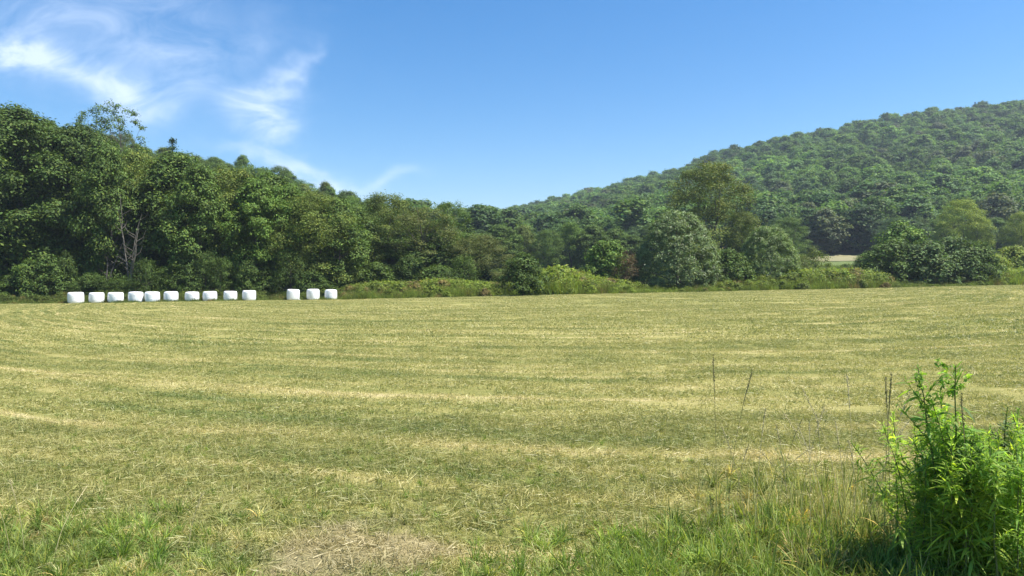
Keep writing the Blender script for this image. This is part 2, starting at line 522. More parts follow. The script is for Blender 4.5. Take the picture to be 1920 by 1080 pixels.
KINDS = {}
KINDS['broad'] = make_kind('broad', 5, 1, Ht=16, W=11, base=1.2, prof=prof_oval, nl=58, lr=0.135, ns=20, sr=0.27, nleaf=24, lsize=0.34, flat=0.62, tr=0.26)
KINDS['big'] = make_kind('big', 2, 12, Ht=21, W=18, base=1.0, prof=prof_oval, nl=150, lr=0.085, ns=22, sr=0.27, nleaf=20, lsize=0.34, flat=0.62, tr=0.4, limbs=20)
KINDS['low'] = make_kind('low', 4, 13, Ht=8, W=9.5, base=0.2, prof=prof_dome, nl=70, lr=0.10, ns=20, sr=0.3, nleaf=18, lsize=0.29, flat=0.72, tr=0.16, limbs=14)
KINDS['feather'] = make_kind('feather', 4, 2, Ht=15, W=10, base=1.5, prof=prof_round, nl=64, lr=0.115, ns=22, sr=0.36, nleaf=24, lsize=0.22, flat=0.95, upb=0.3, asp=0.5, tr=0.22, skip=0.08)
KINDS['sparse'] = make_kind('sparse', 2, 3, Ht=18, W=7, base=9.5, prof=prof_round, nl=44, lr=0.085, ns=9, sr=0.4, nleaf=14, lsize=0.20, tr=0.2, limbs=22, skip=0.1, top=0.92)
KINDS['thin'] = make_kind('thin', 2, 4, Ht=13, W=9, base=2.0, prof=prof_round, nl=46, lr=0.11, ns=14, sr=0.4, nleaf=16, lsize=0.24, asp=0.5, tr=0.16, limbs=30, skip=0.12, jag=2.5, top=0.98)
KINDS['dome'] = make_kind('dome', 2, 5, mat=M_SILVER, Ht=8.5, W=10, base=-0.3, prof=prof_dome, nl=300, lr=0.052, ns=13, sr=0.42, nleaf=17, lsize=0.23, flat=0.85, rnd=0.24, hp=1.1, upb=0.6, rj=0.02, asp=0.36, along=1.2, tr=0.2, inner=0.02, jag=0.5)
KINDS['bush'] = make_kind('bush', 4, 6, Ht=4, W=5, base=0.2, prof=prof_dome, nl=40, lr=0.12, ns=14, sr=0.33, nleaf=16, lsize=0.21, flat=0.75, tr=0.08, limbs=10)
KINDS['twiggy'] = make_kind('twiggy', 2, 8, Ht=4, W=5, base=0.3, prof=prof_dome, nl=36, lr=0.11, ns=12, sr=0.42, nleaf=12, lsize=0.17, flat=0.9, asp=0.45, tr=0.08, limbs=26, skip=0.1)


def conifer_kind():
    rng = np.random.default_rng(77)
    Ht = 18.0
    Cs, Ns, Ts = [], [], []
    Ls = []
    for k in range(17):
        f = k / 16
        z = 3.0 + f * 14.6
        ln = 3.4 * (1 - f) ** 0.8 + 0.35
        nb = 6 if k < 13 else 4
        for b in range(nb):
            a = k * 1.1 + b * 2 * PI / nb + rng.uniform(-0.25, 0.25)
            l = ln * rng.uniform(0.65, 1.15)
            Ls.append((l * math.cos(a), l * math.sin(a), z + 0.12 * l))
            m = int(70 * l / 3 + 20)
            t = rng.uniform(0.15, 1, m)
            p = np.stack([t * l * math.cos(a), t * l * math.sin(a), z + 0.12 * l * t + rng.normal(0, 0.12, m)], 1) + rng.normal(0, 0.16, (m, 3))
            Cs.append(p); Ns.append(np.tile([0, 0, 1.0], (m, 1)) + rng.normal(0, 0.4, (m, 3))); Ts.append(np.tile([math.cos(a), math.sin(a), 0.2], (m, 1)) + rng.normal(0, 0.5, (m, 3)))
    C = np.concatenate(Cs); V, Q = leaf_quads(C, np.concatenate(Ns), np.concatenate(Ts), rng.uniform(0.25, 0.5, len(C)), 0.35, rng)
    crown = mk_mesh('pine_crown', V, Q, M_LEAF)
    mb = MB(); mb.add(*tube([(0, 0, -0.2), (0.05, 0, 9), (0, 0, 18)], [0.25, 0.15, 0.03], 7))
    for e in Ls[::2]:
        mb.add(*tube([(0, 0, e[2] - 0.3), e], [0.05, 0.015], 4))
    return [(mb.mesh('pine_trunk', M_BARK, True), crown, 18.2, 6.6)]


KINDS['pine'] = conifer_kind()

GREEN = {'dark': (0.058, 0.100, 0.022), 'mid': (0.080, 0.135, 0.028), 'olive': (0.108, 0.150, 0.032), 'brown': (0.098, 0.122, 0.038),
         'yellow': (0.195, 0.255, 0.045), 'blue': (0.060, 0.110, 0.034), 'fresh': (0.100, 0.175, 0.032), 'silver': (0.150, 0.222, 0.078), 'rust': (0.105, 0.080, 0.042)}
TREES = []


def plant(name, label, cat, px, top, wpx, D, kind, tone, group=None, var=None, rz=None, parts=('trunk', 'crown'), sink=0.0):
    ms = KINDS[kind]
    tm, cm, h0, w0 = ms[(var if var is not None else random.randrange(len(ms))) % len(ms)]
    x, y, z = at(px, D)
    hgt = zat(top, D) - z
    sc = wpx / F * D / w0
    sz = hgt / h0
    e = empty(name, (x, y, z - sink), random.uniform(0, 2 * PI) if rz is None else rz, (sc, sc, sz))
    tag(e, label, cat, group)
    t = link(parts[0], tm, e)
    c = link(parts[1], cm, e)
    col = np.array(GREEN[tone] if isinstance(tone, str) else tone) * np.random.default_rng(len(TREES)).uniform(0.88, 1.12)
    c.color = (*col, 1)
    TREES.append(e)
    return e


# ---- the wood on the left: the trees one can make out
W_ = 'broadleaf_tree'
wood = [
    (W_, 'tallest dark green broadleaf tree, at the outer left end of the wood', 30, 205, 300, 96, 'big', 'dark', 0),
    (W_, 'dark green rounded tree next to the tall end tree, below the airy sparse tree', 150, 238, 230, 100, 'big', 'dark', 1),
    (W_, 'low spreading lit-topped tree behind the leftmost wrapped bale', 95, 420, 178, 94, 'low', 'mid', 2),
    (W_, 'dense dark tree with lit edges rising right beside the pale dead trunks', 335, 290, 190, 97, 'broad', 'mid', 3),
    ('locust_tree', 'pale yellowish feathery tree above the pale dead trunks', 255, 283, 170, 98, 'feather', 'olive', 0),
    (W_, 'shaded dark green tree low behind the middle bales of the row', 305, 403, 161, 96, 'low', 'dark', 4),
    ('locust_tree', 'olive green feathery tree behind the last bales of the row of ten', 432, 318, 190, 96, 'feather', 'olive', 1),
    (W_, 'dark green lower tree behind the eighth bale of the row', 400, 413, 144, 96, 'low', 'mid', 0),
    (W_, 'mid green tree behind the gap between the bale row and the three bales', 508, 329, 170, 101, 'broad', 'mid', 1),
    ('locust_tree', 'large olive feathery tree directly behind the three separate bales', 588, 362, 170, 93, 'feather', 'olive', 2),
    (W_, 'dark shaded tree low between the bale row and the three bales', 495, 433, 127, 96, 'low', 'dark', 2),
    (W_, 'dark green tree just right of the olive tree behind the three bales', 662, 386, 140, 103, 'broad', 'mid', 3),
    ('locust_tree', 'round-topped olive tree on the skyline where the left hill ends', 722, 363, 150, 106, 'feather', 'olive', 3),
    ('ash_tree', 'thin open brownish olive tree right of the round-topped olive tree', 795, 388, 140, 104, 'thin', 'brown', 0),
    ('ash_tree', 'loose tree with lit sprigs and bare twigs poking into the sky beside the valley gap', 842, 378, 100, 108, 'thin', 'mid', 1),
    (W_, 'dark rounded tree in front of the loose twiggy tree, above the vine bank', 800, 443, 127, 106, 'low', 'dark', 4),
    (W_, 'dusky olive tree at the right-hand end of the left wood', 895, 440, 130, 105, 'feather', 'brown', 0),
    (W_, 'low dark tree filling the foot of the wood left of the field-edge bush', 868, 466, 110, 105, 'low', 'dark', 1),
    (W_, 'dark low tree behind the third of the three separate bales', 650, 456, 110, 104, 'low', 'dark', 3),
    (W_, 'shaded low tree behind the three separate bales, under the olive tree', 560, 466, 102, 97, 'low', 'dark', 0),
    (W_, 'dark low tree under the round-topped olive tree', 732, 458, 119, 105, 'low', 'mid', 2),
    (W_, 'dark shaded low tree behind the second and third bales of the row', 190, 428, 127, 98, 'low', 'dark', 3),
    (W_, 'dark foliage tree at the foot of the tall end tree, cut by the picture edge', -20, 418, 144, 96, 'low', 'dark', 1),
    (W_, 'tall mid green tree behind the sixth and seventh bales of the row', 372, 312, 130, 90, 'broad', 'mid', 2),
    (W_, 'tall fresh green tree right of the eighth bale, between two olive trees', 478, 338, 120, 91, 'broad', 'fresh', 4),
    (W_, 'mid green full tree between the tall end tree and the yellowish feathery tree', 205, 272, 130, 92, 'broad', 'mid', 3),
    (W_, 'tall fresh green tree left of the olive tree behind the three bales', 540, 350, 110, 93, 'broad', 'fresh', 0),
    (W_, 'dark green full tree between the skyline olive tree and the three bales', 632, 372, 120, 95, 'broad', 'mid', 1),
]
for nm, lb, px, top, w, D, k, tone, v in wood:
    plant(nm, lb, 'tree', px, top, w, D, k, tone, var=v)
plant('ash_tree', 'airy sparse tall tree with thin visible limbs above the canopy on the left skyline', 'tree', 224, 192, 104, 118, 'sparse', 'mid', var=0)
plant('ash_tree', 'shorter airy sparse tree beside the tallest one on the left skyline', 'tree', 180, 198, 84, 120, 'sparse', 'mid', var=1)
plant('pine_tree', 'dark pine with a spiky tip above the canopy on the left skyline', 'tree', 325, 257, 100, 124, 'pine', 'blue', var=0)

# bare pale trunks of a dead tree at the edge of the wood
def dead_tree(name, label, px, top, base, D, stems, seed):
    rng = np.random.default_rng(seed)
    x, y, z = at(px, D)
    e = empty(name, (x, y, z)); tag(e, label, 'tree')
    hgt = zat(top, D) - z
    for s in range(stems):
        mb = MB()
        k = 10; t = np.linspace(0, 1, k)
        a = rng.uniform(0, 2 * PI)
        hh = hgt * rng.uniform(0.6, 1.0) if s else hgt
        dx = rng.uniform(-1.9, 1.7); 
        P = np.stack([dx * t ** 1.4 + np.cumsum(rng.normal(0, 0.11, k)) * t, np.cumsum(rng.normal(0, 0.1, k)) * t, t * hh - 0.1], 1)
        rad = 0.10 * (1 - 0.7 * t) * rng.uniform(0.8, 1.1)
        mb.add(*tube(P, rad, 7))
        for b in range(7):
            tb = rng.uniform(0.3, 0.95); p = np.array([np.interp(tb, t, P[:, q]) for q in range(3)])
            a = rng.uniform(0, 2 * PI); l = rng.uniform(0.7, 2.0)
            q1 = p + np.array([math.cos(a) * l * 0.6, math.sin(a) * l * 0.4, l * 0.35]); q2 = q1 + np.array([math.cos(a) * l * 0.3, math.sin(a) * 0.2, l * rng.uniform(-0.2, 0.7)])
            mb.add(*tube([p, q1, q2], [0.035, 0.022, 0.01], 4))
        link('trunk', mb.mesh('dead_trunk', M_PALE, True), e)
    return e


dead_tree('dead_tree', 'cluster of bare pale dead trunks in front of the dark wood behind the third bale', 243, 362, 0, 89, 5, 3)
dead_tree('dead_tree', 'single thin grey bare trunk left of the cluster of pale dead trunks', 196, 420, 0, 89.5, 2, 5)

# ---- hill behind the wood: its canopy, tree by tree
rng = np.random.default_rng(5)
cand = []
sp = 7.9
for gx in np.arange(-190, 10, sp):
    for gy in np.arange(126, 256, sp):
        x = gx + rng.uniform(-4.6, 4.6); y = gy + rng.uniform(-4.6, 4.6)
        p = 960 + F * x / y
        if -60 < p < 905: cand.append((x, y, p))
for x, y, p in cand:
    z = H1(x, y)
    kind = random.choices(['broad', 'feather', 'pine'], [0.62, 0.38, 0.0])[0]
    hgt = random.triangular(8.5, 19, 14) * (1.1 if kind == 'pine' else 1) * np.interp(p, [0, 600, 900], [1.0, 0.9, 0.62])
    w = random.uniform(7, 13) if kind != 'pine' else 6
    tone = random.choice(['mid', 'mid', 'fresh', 'mid', 'olive', 'fresh'])
    if kind == 'pine': tone = 'blue'
    top = HOR - (z + hgt - CAMZ) * F / y
    if top > np.interp(p, [0, 300, 500, 700, 900], [215, 270, 320, 370, 400]) + 85: continue      # wholly hidden behind the front trees
    plant('pine_tree' if kind == 'pine' else 'broadleaf_tree',
          'dark pine standing among the broadleaf canopy of the hill behind the bales' if kind == 'pine' else 'broadleaf tree in the close canopy climbing the hill behind the front of the left wood',
          'tree', p, top, w * F / y, y, kind, tone, group='pines on the left hill' if kind == 'pine' else 'canopy trees on the left hill')

# ---- understory shrubs along the foot of the wood
for p in np.arange(-20, 905, 27):
    px = p + random.uniform(-9, 9)
    D = float(D_edge(px)) + (random.uniform(5.5, 8) if px < 620 else random.uniform(13, 16))
    plant('shrub', 'dark understory shrub under the trees along the foot of the left wood', 'shrub', px, random.uniform(468, 532), random.uniform(50, 100), D,
          random.choice(['bush', 'bush', 'twiggy']), random.choice(['dark', 'mid', 'dark', 'dark']), group='understory shrubs along the foot of the left wood', parts=('stem', 'foliage'))

# ---- hedge and bushes in the middle and on the right
S_ = ('stem', 'foliage')
hedge = [
    ('shrub', 'dark rounded bush standing alone right at the field edge in the middle', 980, 474, 94, 84.6, 'bush', 'dark', 0, S_),
    ('shrub', 'small pale-topped bush just behind the dark field-edge bush', 960, 486, 60, 90, 'twiggy', 'brown', 1, S_),
    ('shrub', 'bright green bush left of the brown bush and the silvery willow', 1140, 452, 100, 101, 'bush', 'fresh', 1, S_),
    ('shrub', 'reddish brown dry bush between the green bush and the silvery willow', 1178, 470, 66, 97, 'twiggy', 'rust', 0, S_),
    ('willow_shrub', 'biggest dome-shaped willow shrub with silvery leaves along its upper rim', 1270, 398, 156, 98, 'dome', 'silver', 0, S_),
    ('broadleaf_tree', 'big olive tree rising behind the silvery dome shrub', 1332, 306, 172, 128, 'feather', (0.112, 0.148, 0.03), 1, ('trunk', 'crown')),
    ('broadleaf_tree', 'smaller olive side tree leaning out right of the big olive tree', 1390, 395, 75, 124, 'feather', 'olive', 2, ('trunk', 'crown')),
    ('shrub', 'low leafy shrub between the two dome-shaped willow shrubs', 1365, 468, 92, 99, 'bush', 'mid', 2, S_),
    ('willow_shrub', 'smaller dome-shaped willow shrub with a pale rim on its right side', 1440, 426, 116, 101, 'dome', (0.135, 0.205, 0.06), 1, S_),
    ('shrub', 'low brownish bush right of the smaller dome willow', 1500, 478, 60, 104, 'twiggy', 'brown', 1, S_),
    ('shrub', 'olive bush just left of the gap with the pale stubble field', 1528, 462, 72, 112, 'twiggy', 'olive', 0, S_),
    ('shrub', 'small green bush at the right of the pale stubble gap', 1628, 474, 66, 112, 'bush', 'fresh', 3, S_),
    ('shrub', 'yellow-green peaked shrub rising behind the long dark shrub mass', 1690, 415, 120, 118, 'bush', 'fresh', 0, S_),
    ('shrub', 'dark leafy shrub at the left end of the long shrub mass', 1672, 450, 110, 105, 'bush', 'mid', 1, S_),
    ('shrub', 'dark pale-speckled shrub in the middle of the long shrub mass', 1738, 452, 120, 104, 'bush', (0.095, 0.155, 0.05), 2, S_),
    ('shrub', 'tall pale-flecked shrub right of the middle of the long shrub mass', 1787, 444, 105, 105, 'bush', (0.095, 0.155, 0.05), 3, S_),
    ('shrub', 'rounded shrub at the right end of the long shrub mass', 1832, 453, 90, 105, 'bush', 'mid', 0, S_),
    ('broadleaf_tree', 'sunlit yellow-green tree at the hill foot above the long shrub mass', 1802, 374, 95, 178, 'feather', 'yellow', 3, ('trunk', 'crown')),
    ('broadleaf_tree', 'small yellow-green tree touching the right side of the sunlit hill-foot tree', 1832, 402, 52, 176, 'feather', 'yellow', 0, ('trunk', 'crown')),
    ('broadleaf_tree', 'sunlit yellow-green tree cut by the right edge of the picture', 1915, 398, 66, 176, 'feather', 'yellow', 2, ('trunk', 'crown')),
    ('shrub', 'low olive bush near the right edge of the picture', 1902, 462, 90, 122, 'bush', 'yellow', 2, S_),
    ('shrub', 'small bright bush right of the long shrub mass', 1868, 478, 56, 116, 'bush', 'yellow', 1, S_),
    ('shrub', 'low bush at the far right behind the vine bank', 1945, 466, 80, 118, 'bush', 'yellow', 3, S_),
    ('broadleaf_tree', 'pale green tree above the smaller dome willow at the foot of the hill', 1478, 408, 84, 185, 'feather', (0.10, 0.165, 0.035), 1, ('trunk', 'crown')),
]
for nm, lb, px, top, w, D, k, tone, v, pr in hedge:
    plant(nm, lb, 'shrub' if 'shrub' in nm else 'tree', px, top, w, D, k, tone, var=v, parts=pr)

# ---- row of trees along the foot of the far hill
for row, (Dr_, sp) in enumerate(((178, 40), (205, 38), (232, 36))):
    for p in np.arange(905 + row * 13, 1975, sp):
        px = p + random.uniform(-9, 9)
        if row < 2 and 1480 < px < 1660: continue
        if row == 0 and px > 1230: continue
        D = Dr_ + random.uniform(-8, 8) + (8 if px > 1500 else 0)
        z = at(px, D)[2]; hgt = random.uniform(8, 12.5)
        kind = random.choices(['broad', 'feather'], [0.7, 0.3])[0]
        plant('broadleaf_tree', 'broadleaf tree in the line along the foot of the far wooded hill', 'tree', px, HOR - (z + hgt - CAMZ) * F / D, random.uniform(8.5, 12) * F / D, D, kind,
              random.choice(['mid', 'blue', 'fresh', 'fresh', 'blue', 'mid', 'olive']), group='trees along the foot of the far hill')

# ------------------------------------------------------------------ scattering (stuff only)
def scatter(name, P, rot, scl, idx, tint, variants, label, cat):
    """ONE object: copies of small meshes on given points"""
    me = bpy.data.meshes.new(name)
    n = len(P)
    me.vertices.add(n); me.vertices.foreach_set('co', np.asarray(P, np.float32).ravel())
    a = me.attributes.new('rot', 'FLOAT_VECTOR', 'POINT'); a.data.foreach_set('vector', np.asarray(rot, np.float32).ravel())
    a = me.attributes.new('scl', 'FLOAT_VECTOR', 'POINT'); a.data.foreach_set('vector', np.asarray(scl, np.float32).ravel())
    a = me.attributes.new('idx', 'INT', 'POINT'); a.data.foreach_set('value', np.asarray(idx, np.int32))
    if tint is not None:
        a = me.attributes.new('tint', 'FLOAT_COLOR', 'POINT')
        a.data.foreach_set('color', np.concatenate([np.asarray(tint, np.float32), np.ones((n, 1), np.float32)], 1).ravel())
    vc = bpy.data.collections.new(name + '_kinds')
    for i, vm in enumerate(variants):
        vc.objects.link(bpy.data.objects.new('%s_kind_%02d' % (name, i), vm))
    g = bpy.data.node_groups.new(name + '_nodes', 'GeometryNodeTree')
    g.interface.new_socket('Geometry', in_out='INPUT', socket_type='NodeSocketGeometry')
    g.interface.new_socket('Geometry', in_out='OUTPUT', socket_type='NodeSocketGeometry')
    gi = g.nodes.new('NodeGroupInput'); go = g.nodes.new('NodeGroupOutput')
    ci = g.nodes.new('GeometryNodeCollectionInfo'); ci.inputs['Collection'].default_value = vc
    ci.inputs['Separate Children'].default_value = True; ci.inputs['Reset Children'].default_value = True
    ip = g.nodes.new('GeometryNodeInstanceOnPoints'); ip.inputs['Pick Instance'].default_value = True
    def attr(nm, t):
        q = g.nodes.new('GeometryNodeInputNamedAttribute'); q.data_type = t; q.inputs['Name'].default_value = nm
        return q.outputs['Attribute']
    g.links.new(gi.outputs[0], ip.inputs['Points']); g.links.new(ci.outputs[0], ip.inputs['Instance'])
    g.links.new(attr('idx', 'INT'), ip.inputs['Instance Index'])
    g.links.new(attr('rot', 'FLOAT_VECTOR'), ip.inputs['Rotation'])
    g.links.new(attr('scl', 'FLOAT_VECTOR'), ip.inputs['Scale'])
    g.links.new(ip.outputs[0], go.inputs[0])
    o = link(name, me)
    md = o.modifiers.new('scatter', 'NODES'); md.node_group = g
    tag(o, label, cat, kind='stuff')
    return o


# ---- forest of the far hill (one mass)
def forest():
    vs = []
    for v in range(12):
        r = np.random.default_rng(900 + v)
        V, Q, L, R = crown_arrays(r, 15, 11.5, 0.8, prof_dome if v % 3 else prof_oval, 44, 0.13, 12, 0.36, 9, 0.7, flat=0.75, upb=0.6, asp=0.75, jag=1.2)
        vs.append(mk_mesh('forest_crown', V, Q, M_FOREST))
    cm = KINDS['pine'][0][1].copy(); cm.materials.clear(); cm.materials.append(M_FOREST); vs.append(cm)
    r = np.random.default_rng(21)
    s = 6.9
    gx, gy = np.meshgrid(np.arange(-140, 720, s), np.arange(236, 1010, s))
    x = (gx + r.uniform(-3.8, 3.8, gx.shape)).ravel(); y = (gy + r.uniform(-3.8, 3.8, gx.shape)).ravel()
    p = 960 + F * x / y
    ok = (p > 760) & (p < 2010) & (y > D_foot(p) + 4) & (y < D_ridge(p) + 45)
    x, y, p = x[ok], y[ok], p[ok]; n = len(x)
    z = HXY(x, y) - 0.2
    wscale = np.clip(0.9 * np.exp(r.normal(0, 0.34, n)), 0.42, 1.75)
    scl = np.stack([wscale, wscale, 0.55 * r.uniform(0.85, 1.15, n) + 0.45 * wscale], 1)
    idx = np.where((r.random(n) < 0.03) & (x > 230), 12, r.integers(0, 12, n))
    pal = np.array([(0.055, 0.098, 0.022), (0.062, 0.112, 0.025), (0.070, 0.125, 0.028), (0.076, 0.132, 0.030), (0.056, 0.104, 0.032), (0.048, 0.092, 0.026)])
    tint = pal[r.integers(0, len(pal), n)] * r.uniform(1.15, 1.85, (n, 1))
    pt = np.sin(x / 31 + 1.3 * np.sin(y / 47)) * np.sin(y / 39 + np.sin(x / 53 + 2))
    tint = tint * (1 + 0.28 * pt)[:, None]
    gre = r.random(n) < 0.06
    tint[gre] = np.array([0.095, 0.125, 0.06])
    wscale *= 1 + 0.15 * np.sin(x / 57 + y / 43)
    tint[idx == 12] = (0.03, 0.058, 0.026)
    rot = np.stack([np.zeros(n), np.zeros(n), r.uniform(0, 2 * PI, n)], 1)
    scatter('hillside_forest', np.stack([x, y, z], 1), rot, scl, idx, tint, vs, 'dense green forest covering the far hill slope up to the skyline', 'forest')


forest()

# ---- weeds and vines along the field edge
def weed_variants():
    leafyv, grassy = [], []
    for v in range(5):
        r = np.random.default_rng(300 + v)
        V, Q, L, R = crown_arrays(r, 1.0, 1.5, 0.0, prof_dome, 16, 0.16, 9, 0.4, 10, 0.13, flat=0.7, asp=0.75)
        mb = MB().add(V, Q)
        leafyv.append(mb.mesh('weed_mound', M_WEED))
    for v in range(5):
        r = np.random.default_rng(400 + v)
        n = 110
        b = np.stack([r.normal(0, 0.3, n), r.normal(0, 0.3, n), np.zeros(n)], 1)
        d = unit(np.stack([r.normal(0, 0.28, n), r.normal(0, 0.28, n), np.ones(n)], 1))
        sd = unit(np.cross(d, unit(r.normal(size=(n, 3)))))
        V, Q = strips(b, d, sd, r.uniform(0.5, 1.1, n), r.uniform(0.02, 0.045, n), r.uniform(0, 0.35, n), 4, [0.7, 1, 0.8, 0.5, 0.05])
        m = 90
        C = np.stack([r.normal(0, 0.3, m), r.normal(0, 0.3, m), r.uniform(0.25, 1.0, m)], 1)
        V2, Q2 = leaf_quads(C, r.normal(size=(m, 3)) * 0.5 + [0, 0, 1], r.normal(size=(m, 3)), r.uniform(0.07, 0.15, m), 0.4, r)
        grassy.append(MB().add(V, Q).add(V2, Q2).mesh('weed_tuft', M_WEED))
    return leafyv, grassy


LV, GV = weed_variants()
top_w = terp([-100, 0, 150, 320, 480, 560, 640, 700, 850, 920, 975, 1040, 1090, 1130, 1200, 1260, 1320, 1400, 1500, 1600, 1650, 1700, 1800, 1850, 1890, 1960],
             [545, 545, 543, 540, 540, 541, 536, 530, 525, 531, 528, 503, 513, 522, 530, 535, 527, 520, 508, 506, 512, 524, 527, 516, 505, 503])
green_w = terp([-100, 600, 700, 820, 1000, 1060, 1300, 1500, 1650, 1720, 1830, 1880, 1960], [0.12, 0.25, 0.6, 0.75, 0.8, 1.0, 0.65, 0.75, 0.6, 0.3, 0.4, 1.0, 1.0])


def edge_weeds():
    r = np.random.default_rng(31)
    PL, SL, TL = [], [], []; PG, SG, TG = [], [], []
    n = 5600
    p = r.uniform(-90, 1990, n)
    D0 = D_edge(p) + 0.6 + 0.9 * np.sin(p * 0.021) * np.sin(p * 0.0067 + 1)
    depth = 16
    f = r.random(n) ** 0.9
    D = D0 + f * depth
    lower = p < 640
    for i in range(n):
        x = (p[i] - 960) / F * D[i]; z = H1(x, D[i])
        if lower[i] and f[i] > 0.5: continue
        if 928 < p[i] < 1032 and D[i] < 88.5: continue
        near_bale = p[i] < 640 and D[i] < D_edge(p[i]) + 2.3
        want = zat(top_w(p[i]), D_edge(p[i]) + 9) - z           # full height of the bank
        hh = want * np.clip(0.42 + f[i] * 1.9, 0, 1.0) * r.uniform(0.6, 1.15)
        if near_bale: hh = r.uniform(0.22, 0.4)
        elif p[i] < 640: hh = min(hh, r.uniform(0.9, 1.9))
        hh = max(hh, 0.3)
        gw = green_w(p[i]) * r.uniform(0.75, 1.15)
        colr = np.array([0.08, 0.115, 0.032]) * (1 - gw) + np.array([0.175, 0.24, 0.042]) * gw
        colr = colr * r.uniform(0.8, 1.2)
        if r.random() < 0.1: colr = np.array([0.17, 0.15, 0.06])
        leafy_ = r.random() < np.clip(f[i] * 1.4, 0.1, 0.8) and not near_bale
        if leafy_:
            w = max(hh * r.uniform(0.7, 1.1), 0.7); PL.append((x, D[i], z - 0.05)); SL.append((w, w, hh)); TL.append(colr)
        else:
            w = max(0.8, hh * 0.8); PG.append((x, D[i], z - 0.03)); SG.append((w, w, hh)); TG.append(colr * 0.95 + 0.008)
    def rt(k): return np.stack([r.normal(0, 0.08, k), r.normal(0, 0.08, k), r.uniform(0, 2 * PI, k)], 1)
    scatter('vine_bank', PL, rt(len(PL)), SL, r.integers(0, 5, len(PL)), TL, LV, 'bank of yellow-green vines and leafy weeds along the far edge of the field', 'undergrowth')
    scatter('edge_weeds', PG, rt(len(PG)), SG, r.integers(0, 5, len(PG)), TG, GV, 'uncut tall weeds and grass lining the far edge of the mown field', 'weeds')


edge_weeds()

# ---- rough ground between the edge and the hill foot (seen in gaps)
def rough():
    r = np.random.default_rng(41)
    n = 2200
    p = r.uniform(880, 1990, n); t = r.random(n)
    D = D_edge(p) + 16 + t * (190 - D_edge(p) - 16)
    x = (p - 960) / F * D; z = HXY(x, D) - 0.1
    w = r.uniform(1.4, 3.0, n); h = r.uniform(0.8, 1.9, n)
    ok = ~((p > 1520) & (p < 1640) & (D > 150))
    x, D, z, w, h = x[ok], D[ok], z[ok], w[ok], h[ok]; n = len(x)
    tint = np.array([0.085, 0.13, 0.032]) * r.uniform(0.7, 1.3, (n, 1))
    scatter('meadow_scrub', np.stack([x, D, z], 1), np.stack([np.zeros(n), np.zeros(n), r.uniform(0, 6.28, n)], 1), np.stack([w, w, h], 1), r.integers(0, 5, n), tint, LV,
            'low green scrub between the field edge and the foot of the far hill', 'undergrowth')


rough()

# ------------------------------------------------------------------ mown grass
def patch(seed, size, n, h0, h1, w0, w1, lay, mat, segs=2):
    r = np.random.default_rng(seed)
    b = np.stack([r.uniform(-size, size, n), r.uniform(-size, size, n), np.full(n, -0.005)], 1)
    flat = r.random(n) < lay
    el = np.where(flat, r.uniform(0.03, 0.35, n), r.uniform(0.7, 1.45, n))
    az = r.uniform(0, 2 * PI, n)
    d = np.stack([np.cos(az) * np.cos(el), np.sin(az) * np.cos(el), np.sin(el)], 1)
    b[:, 2] += np.where(flat, r.uniform(0.01, 0.35 * h1, n), 0)
    sd = unit(np.cross(d, unit(r.normal(size=(n, 3)))))
    V, Q = strips(b, d, sd, r.uniform(h0, h1, n), r.uniform(w0, w1, n), np.where(flat, r.uniform(-0.05, 0.12, n), r.uniform(0.0, 0.5, n)), segs, [1, 0.8, 0.1] if segs == 2 else [0.8, 1, 0.7, 0.1])
    return mk_mesh('grass_patch', V, Q, mat)


def mown():
    r = np.random.default_rng(51)
    def band(y0, y1, s, seed, names):
        gx, gy = np.meshgrid(np.arange(-1.0 * y1, 1.0 * y1, s), np.arange(y0, y1, s))
        x = (gx + r.uniform(-0.5, 0.5, gx.shape) * s).ravel(); y = (gy + r.uniform(-0.5, 0.5, gx.shape) * s).ravel()
        p = 960 + F * x / np.maximum(y, 0.1)
        ok = (np.abs(x) < 0.76 * y + 0.8) & (y < D_edge(p) + 0.8)
        x, y = x[ok], y[ok]
        return np.stack([x, y, HXY(x, y)], 1)
    near = [patch(600 + i, 0.2, 300, 0.035, 0.115, 0.003, 0.006, 0.38, M_BLADE, 3) for i in range(8)]
    mid = [patch(620 + i, 0.42, 480, 0.035, 0.09, 0.005, 0.010, 0.35, M_BLADE) for i in range(6)]
    far = [patch(640 + i, 0.95, 520, 0.04, 0.10, 0.010, 0.022, 0.3, M_BLADE) for i in range(6)]
    vf = [patch(660 + i, 1.7, 600, 0.04, 0.09, 0.02, 0.04, 0.25, M_BLADE) for i in range(6)]
    Ps, idx = [], []
    for k, (y0, y1, s, o, m) in enumerate(((2.6, 9, 0.27, 0, 8), (9, 20, 0.62, 8, 6), (20, 45, 1.35, 14, 6), (45, 108, 2.4, 20, 6))):
        P = band(y0, y1, s, k, None); Ps.append(P); idx.append(o + r.integers(0, m, len(P)))
    P = np.concatenate(Ps); n = len(P)
    sc = r.uniform(0.85, 1.2, n)
    scatter('mown_grass', P, np.stack([np.zeros(n), np.zeros(n), r.uniform(0, 2 * PI, n)], 1), np.stack([sc, sc, sc], 1), np.concatenate(idx), None, near + mid + far + vf,
            'short mown yellow-green hay stubble covering the whole field', 'grass')
    print('grass patches', n)


mown()

